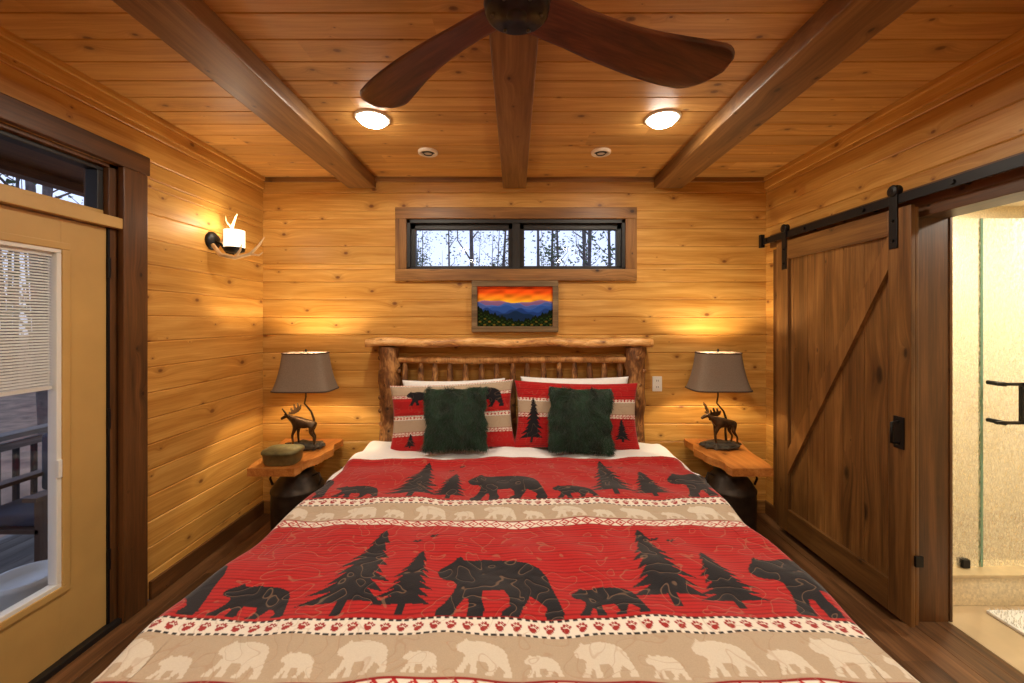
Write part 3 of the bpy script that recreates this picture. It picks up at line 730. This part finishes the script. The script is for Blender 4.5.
b=MB(); k=0; z=gz1-0.03
b.box(dx0+0.014,dx1-0.012,gy0+0.02,gy1-0.02,gz1-0.035,gz1-0.015,0)
while z>1.26:
    z-=0.0125; X=Matrix.Translation(((dx0+dx1)/2,0,z))@Matrix.Rotation(0.75,4,'Y')
    b.box(-0.0065,0.0065,gy0+0.022,gy1-0.022,-0.0006,0.0006,0,X=X)
b.box(dx0+0.015,dx1-0.013,gy0+0.02,gy1-0.02,1.235,1.252,0)
b.tube([(dx1-0.004,gy1-0.01,gz1),(dx1-0.004,gy1-0.01,0.9)],0.004,0,6)
b.box(dx1-0.005,dx1+0.012,gy1-0.018,gy1-0.002,0.84,0.92,0,0.003)
b.finish('mini_blind',[m_whitep],dr)
b=MB()
b.box(XL-0.13,XL-0.005,1.99,2.04,0,2.32,0,0.002); b.box(XL-0.13,XL-0.005,1.03,1.07,0,2.32,0,0.002)
b.box(XL-0.13,XL+0.025,1.03,2.04,2.0,2.055,1,0.004)
b.box(XL-0.13,XL-0.005,1.03,2.04,2.30,2.32,0,0.002)
b.box(XL-0.09,XL-0.03,1.07,1.99,2.055,2.085,1,0.003); b.box(XL-0.09,XL-0.03,1.07,1.99,2.28,2.30,2,0.003); b.box(XL-0.09,XL-0.03,1.96,1.99,2.085,2.28,2,0.003); b.box(XL-0.09,XL-0.03,1.07,1.10,2.085,2.28,2,0.003)
b.box(XL-0.062,XL-0.058,1.09,1.97,2.08,2.285,3)
b.box(XL-0.13,XL+0.02,1.03,2.04,0.0,0.028,2,0.004)
b.box(XL-0.02,XL-0.004,1.985,1.995,0.03,2.0,4)
b.finish('door_frame',[m_trimz,m_door,m_blackf,m_glass,m_black],dr)
b=MB(); b.box(XL,XL+0.03,2.03,2.165,0,2.32,0,0.005); b.box(XL,XL+0.03,0.88,1.04,0,2.32,0,0.005); b.box(XL,XL+0.034,0.84,2.175,2.32,2.42,1,0.005); b.finish('trim_5',[m_trimz,m_trimy])
b=MB()
for z in (0.3,1.0,1.75): b.tube([(dx1+0.008,1.99,z),(dx1+0.008,1.99,z+0.1)],0.007,0,8)
b.finish('hinges',[m_black],dr)

# ---------------------------------------------------------------- barn door
bd=empty('sliding_barn_door'); b=MB()
bx0,bx1=1.925,1.955; by0,by1,bz0,bz1=1.935,2.93,0.05,2.10
nb=7; wd=(by1-by0)/nb
for i in range(nb): b.box(bx0+0.012,bx1,by0+i*wd+0.001,by0+(i+1)*wd-0.001,bz0+0.01,bz1-0.01,0,0.004)
st=0.12
b.box(bx0-0.01,bx0+0.012,by0,by0+st,bz0,bz1,0,0.004); b.box(bx0-0.01,bx0+0.012,by1-st,by1,bz0,bz1,0,0.004)
b.box(bx0-0.01,bx0+0.012,by0+st,by1-st,bz1-0.13,bz1,1,0.004); b.box(bx0-0.01,bx0+0.012,by0+st,by1-st,bz0,bz0+0.16,1,0.004)
b.prism([(by0+st,bz1-0.13),(by0+st,bz1-0.30),(by1-st,0.46),(by1-st,0.63)],bx0-0.009,bx0+0.012,'YZ',2)
b.finish('door_panel',[m_barn,m_barny,m_barnd],bd)
b=MB()
tz0,tz1=2.122,2.168; b.box(1.915,1.925,0.75,3.12,tz0,tz1,0,0.001)
for y in (0.9,1.35,1.75,2.2,2.65,3.05): b.tube([(1.905,y,2.145),(2.0,y,2.145)],0.012,0,10)
for y in (2.02,2.84):
    b.box(bx0-0.018,bx0-0.010,y-0.022,y+0.022,1.90,2.215,0,0.002)
    RXm=Matrix.Translation((1.905,y,2.19))@Matrix.Rotation(math.pi/2,4,'Y')
    b.lathe([(0,-0.004),(0.026,-0.004),(0.030,0.0),(0.026,0.006),(0.026,0.02),(0.030,0.026),(0,0.03)],(0,0,0),0,28,X=RXm)
    for z in (1.94,2.04,2.19): b.tube([(bx0-0.026,y,z),(bx0-0.01,y,z)],0.009,0,6)
b.box(1.90,1.93,3.09,3.12,2.10,2.20,0,0.003)
b.box(bx0-0.016,bx0-0.008,1.965,2.02,0.90,1.06,0,0.003); b.tube([(bx0-0.014,1.992,0.925),(bx0-0.05,1.992,0.93),(bx0-0.05,1.992,1.03),(bx0-0.014,1.992,1.035)],0.007,0,8)
for z in (0.35,): b.box(bx0+0.005,bx1+0.01,by0-0.012,by0-0.0,z,z+0.05,0)
b.finish('sliding_track_hardware',[m_black],bd)
b=MB(); b.box(XR-0.02,XR,0.75,3.12,2.10,2.20,0,0.003); b.finish('trim_6',[m_trimy])
b=MB(); b.box(XR,XR+0.205,2.04,2.06,0,2.08,0,0.002); b.box(XR,XR+0.205,0.95,0.97,0,2.08,0,0.002); b.box(XR,XR+0.205,0.95,2.06,2.06,2.08,1,0.002)
b.box(XR-0.025,XR,2.035,2.15,0,2.10,0,0.003); b.box(XR-0.025,XR,0.85,0.965,0,2.10,0,0.003); b.box(XR-0.022,XR,0.96,2.04,2.045,2.10,1,0.003)
b.box(XR+0.205,XR+0.22,2.035,2.10,0,2.10,0,0.003)
b.finish('trim_7',[m_trimz,m_trimy])

# ---------------------------------------------------------------- bathroom
m_cream=simple('cream_tile',(222,206,172),0.35,noise=0.16,nscale=70,bump=0.35)
m_bfl=simple('bath_floor_tile',(192,168,132),0.4,noise=0.1,nscale=5)
bx=XR+0.2
b=MB(); b.box(bx,4.6,3.2,3.28,0,2.5,0); b.finish('wall_bath_back',[m_cream])
b=MB(); b.box(4.55,4.63,0.2,3.25,0,2.5,0); b.finish('wall_bath_right',[m_cream])
b=MB(); b.box(bx,4.6,0.12,0.2,0,2.5,0); b.finish('wall_bath_front',[m_cream])
b=MB(); b.box(bx,bx+0.02,2.12,3.2,0,2.5,0); b.finish('wall_bath_left',[m_cream])
b=MB(); b.box(bx,4.6,0.2,3.2,2.45,2.53,0); b.finish('ceiling_bath',[simple('bath_ceiling',(235,225,205),0.8)])
b=MB()
for i in range(6):
    for j in range(4):
        x0=bx+i*0.42;y0=0.2+j*0.5
        b.box(x0+0.002,min(4.6,x0+0.418),y0+0.002,min(2.15,y0+0.498),-0.03,0.003,0)
b.box(bx,4.6,0.2,3.2,-0.06,0.0,1); b.finish('floor_bath',[m_bfl,simple('grout',(150,130,100),0.9)])
sh=empty('walk_in_shower'); b=MB()
b.box(bx+0.02,4.55,2.15,2.27,0,0.155,0,0.006); b.box(bx+0.02,4.55,2.14,2.28,0.155,0.175,1,0.005)
b.finish('shower_curb',[m_cream,simple('curb_stone',(196,174,134),0.3,noise=0.1)],sh)
m_rain,nt,bb=newmat('rain_textured_glass'); out=nt.nodes['Material Output']
tcn=N(nt,'ShaderNodeTexCoord'); mp=N(nt,'ShaderNodeMapping'); mp.inputs['Scale'].default_value=(110,110,50); L(nt,tcn.outputs['Object'],mp.inputs[0])
nz_=N(nt,'ShaderNodeTexNoise'); nz_.inputs['Scale'].default_value=1; L(nt,mp.outputs[0],nz_.inputs['Vector'])
trn=N(nt,'ShaderNodeBsdfTransparent'); trn.inputs[0].default_value=(0.98,0.98,0.94,1); tl=N(nt,'ShaderNodeBsdfTranslucent'); tl.inputs[0].default_value=(0.92,0.88,0.78,1)
bb.inputs['Base Color'].default_value=(0.78,0.74,0.62,1); bb.inputs['Roughness'].default_value=0.25
m1=N(nt,'ShaderNodeMixShader'); L(nt,ramp(nt,nz_.outputs[0],[(0.35,(0.12,0.12,0.12)),(0.65,(0.55,0.55,0.55))]),m1.inputs[0]); L(nt,trn.outputs[0],m1.inputs[1])
m2=N(nt,'ShaderNodeMixShader'); m2.inputs[0].default_value=0.35; L(nt,tl.outputs[0],m2.inputs[1]); L(nt,bb.outputs[0],m2.inputs[2]); L(nt,m2.outputs[0],m1.inputs[2]); L(nt,m1.outputs[0],out.inputs[0])
b=MB(); m_gr=simple('glass_edge_green',(110,150,128),0.2)
b.box(bx+0.03,2.566,2.205,2.213,0.18,2.1,0); b.box(2.578,3.3,2.205,2.213,0.185,2.1,0); b.box(2.566,2.578,2.203,2.215,0.18,2.1,1)
b.finish('shower_glass',[m_rain,m_gr],sh)
b=MB()
for z in (1.198,0.992): b.tube([(2.60,2.12,z),(2.60,2.20,z)],0.012,0,10); 
for yy in (2.13,):
    b.box(2.56,2.71,yy-0.008,yy+0.008,1.19,1.206,0,0.002); b.box(2.56,2.71,yy-0.008,yy+0.008,0.985,1.0,0,0.002); b.box(2.69,2.71,yy-0.008,yy+0.008,0.985,1.206,0,0.002)
b.box(2.455,2.495,2.19,2.225,0.18,0.225,0,0.002)
b.finish('shower_hardware',[m_black],sh)
b=MB()
r_=np.random.default_rng(1)
b.box(2.47,3.25,1.55,2.10,0.004,0.02,0,0.006)
for i in range(3000):
    x,y=r_.uniform(2.47,3.25),r_.uniform(1.55,2.10); b.add([(x,y,0.015),(x+.008,y,0.015),(x+.004+r_.normal(0,.005),y+r_.normal(0,.005),0.034)],[(0,1,2)],0)
b.finish('bath_mat',[simple('mat_white',(228,224,216),0.95)],recalc=False)
bl=empty('bath_ceiling_light'); b=MB(); b.lathe([(0,-0.02),(0.13,-0.02),(0.15,0.0)],(3.1,1.5,2.45),0,30); b.finish('diffuser',[emis('bath_lens',(1,.93,.8),8)],bl)
light('bath_lamp','AREA',(3.1,1.5,2.42),30,(1,0.93,0.78),bl,0.28)
bl=empty('shower_ceiling_light'); b=MB(); b.lathe([(0,-0.01),(0.07,-0.01),(0.09,0.0)],(3.2,2.7,2.45),0,30); b.finish('diffuser',[emis('shower_lens',(1,.93,.8),8)],bl)
light('shower_lamp','AREA',(3.2,2.7,2.43),38,(1,0.93,0.78),bl,0.14)

# ---------------------------------------------------------------- outside
m_deck=wood('deck_wood',(82,74,66),(110,100,90),(134,124,112),'Y','X',knots=False,rough=0.7)
m_bark=simple('tree_bark',(92,82,78),0.9,noise=0.4,nscale=8)
m_ground=simple('leaf_litter',(130,104,84),0.95,noise=0.4,nscale=3,bump=0.3)
m_leaf=simple('foliage',(78,92,62),0.8,noise=0.5,nscale=3)
b=MB(); boards(b,-2,6,-4.4,XL-0.13,0.14,lambda a,bb,n:(bb,a,-0.32+n),0.04,ch=0.004); b.finish('porch_deck',[m_deck])
b=MB(); b.box(-4.5,XL-0.13,-2,6,2.88,2.98,0); b.box(-4.42,-4.28,-2,6,2.80,2.90,0)
for y in (0.9,4.8): b.box(-4.42,-4.28,y-.07,y+.07,-0.4,2.82,0)
b.finish('porch_roof',[m_trimy])
b=MB(); b.box(-4.40,-4.26,-2,6,0.53,0.57,0); b.box(-4.36,-4.31,-2,6,0.43,0.49,0); b.box(-4.36,-4.31,-2,6,-0.24,-0.18,0)
y=-2
while y<6: b.box(-4.35,-4.32,y,y+0.03,-0.2,0.45,1); y+=0.13
b.finish('porch_railing',[m_deck,m_black])
b=MB()
cx,cy,cz=-3.55,3.05,-0.32
for dx in (-.26,.26):
    for dy in (-.26,.26): b.box(cx+dx-.03,cx+dx+.03,cy+dy-.03,cy+dy+.03,cz,cz+(0.62 if dy<0 else 0.95),0,.004)
    b.box(cx+dx-.05,cx+dx+.05,cy-.34,cy+.28,cz+.62,cz+.65,0,.004)
for i in range(7): b.box(cx-.26,cx+.26,cy-.29+i*.08,cy-.225+i*.08,cz+.38,cz+.41,0)
for i in range(6): b.box(cx-.24+i*.083,cx-.18+i*.083,cy+.25,cy+.275,cz+.4,cz+1.0,0)
b.box(cx-.24,cx+.24,cy-.26,cy+.22,cz+.41,cz+.5,1,.03,3); b.box(cx-.24,cx+.24,cy+.14,cy+.24,cz+.5,cz+.95,1,.03,3)
b.finish('patio_chair',[simple('patio_wood',(84,58,40),0.6),simple('patio_cushion',(56,60,72),0.9)])
b=MB(); b.lathe([(0,0),(.11,0),(.15,.26),(.16,.27),(.16,.30),(.14,.30),(.13,.26),(0,.25)],(-3.0,2.45,-0.32),0,30); b.finish('planter_pot',[m_whitep])
b=MB(); n=40; vs=[]
for i in range(n+1):
    for j in range(n+1):
        x=-45+i*90/n; y=-25+j*85/n; d=max(0,max(-x-6,y-6)); vs.append((x,y,-0.9+0.03*d+0.15*math.sin(x*.7)*math.cos(y*.5)-0.2))
b.add(vs,[(i*(n+1)+j,(i+1)*(n+1)+j,(i+1)*(n+1)+j+1,i*(n+1)+j+1) for i in range(n) for j in range(n)],0,True); b.finish('ground_outside',[m_ground])
b=MB(); cnt=0
random.seed(11)
while cnt<190:
    x=random.uniform(-34,22); y=random.uniform(-10,42)
    if x>-6.5 and y<9: continue
    if x>10 and y<8: continue
    cnt+=1; r=random.uniform(0.05,0.15); h=random.uniform(8,15); lx,ly=random.uniform(-.6,.6),random.uniform(-.6,.6)
    pts=[(x+lx*t,y+ly*t,-1.3+h*t) for t in (0,.25,.5,.75,1)]
    b.tube(pts,[r,r*.85,r*.65,r*.4,r*.15],0,7)
    for k in range(10):
        t=random.uniform(.12,.9); a=random.uniform(0,6.28); l=random.uniform(.8,2.6)*(1.1-t); bx_,by_,bz_=x+lx*t,y+ly*t,-1.3+h*t
        b.tube([(bx_,by_,bz_),(bx_+l*.5*math.cos(a),by_+l*.5*math.sin(a),bz_+l*.35),(bx_+l*math.cos(a+.3),by_+l*math.sin(a+.3),bz_+l*.9)],[r*.3,r*.18,.006],0,5)
        if cnt%3!=0:
            for q_ in range(34):
                lx_,ly_,lz_=bx_+l*math.cos(a)*random.uniform(.3,1.2)+random.gauss(0,.35),by_+l*math.sin(a)*random.uniform(.3,1.2)+random.gauss(0,.35),bz_+l*random.uniform(.1,.9)+random.gauss(0,.35)
                s_=random.uniform(.06,.13); b.add([(lx_,ly_,lz_),(lx_+s_,ly_+random.uniform(-s_,s_),lz_+s_*.6),(lx_+random.uniform(-s_,s_),ly_,lz_+s_)],[(0,1,2)],1)
b.finish('forest_trees',[m_bark,m_leaf],recalc=False)

# world
w=bpy.data.worlds.new('World'); scene.world=w; w.use_nodes=True; nt=w.node_tree; bg=nt.nodes['Background']
tc=N(nt,'ShaderNodeTexCoord'); sp=N(nt,'ShaderNodeSeparateXYZ'); L(nt,tc.outputs['Generated'],sp.inputs[0])
L(nt,ramp(nt,sp.outputs[2],[(0.0,(0.60,0.67,0.86)),(0.3,(0.50,0.60,0.90)),(1,(0.4,0.52,0.85))]),bg.inputs[0]); bg.inputs[1].default_value=1.7

# ---------------------------------------------------------------- camera
cam=bpy.data.cameras.new('Camera'); co=bpy.data.objects.new('Camera',cam); scene.collection.objects.link(co)
co.location=(0,0,1.54); co.rotation_euler=(math.pi/2,0,0)
cam.sensor_width=36; cam.lens=400/1024*36; cam.shift_x=-3/1024; cam.shift_y=-21.5/1024; cam.clip_start=0.02
scene.camera=co
scene.view_settings.view_transform='Standard'; scene.view_settings.look='None'; scene.view_settings.exposure=0.0
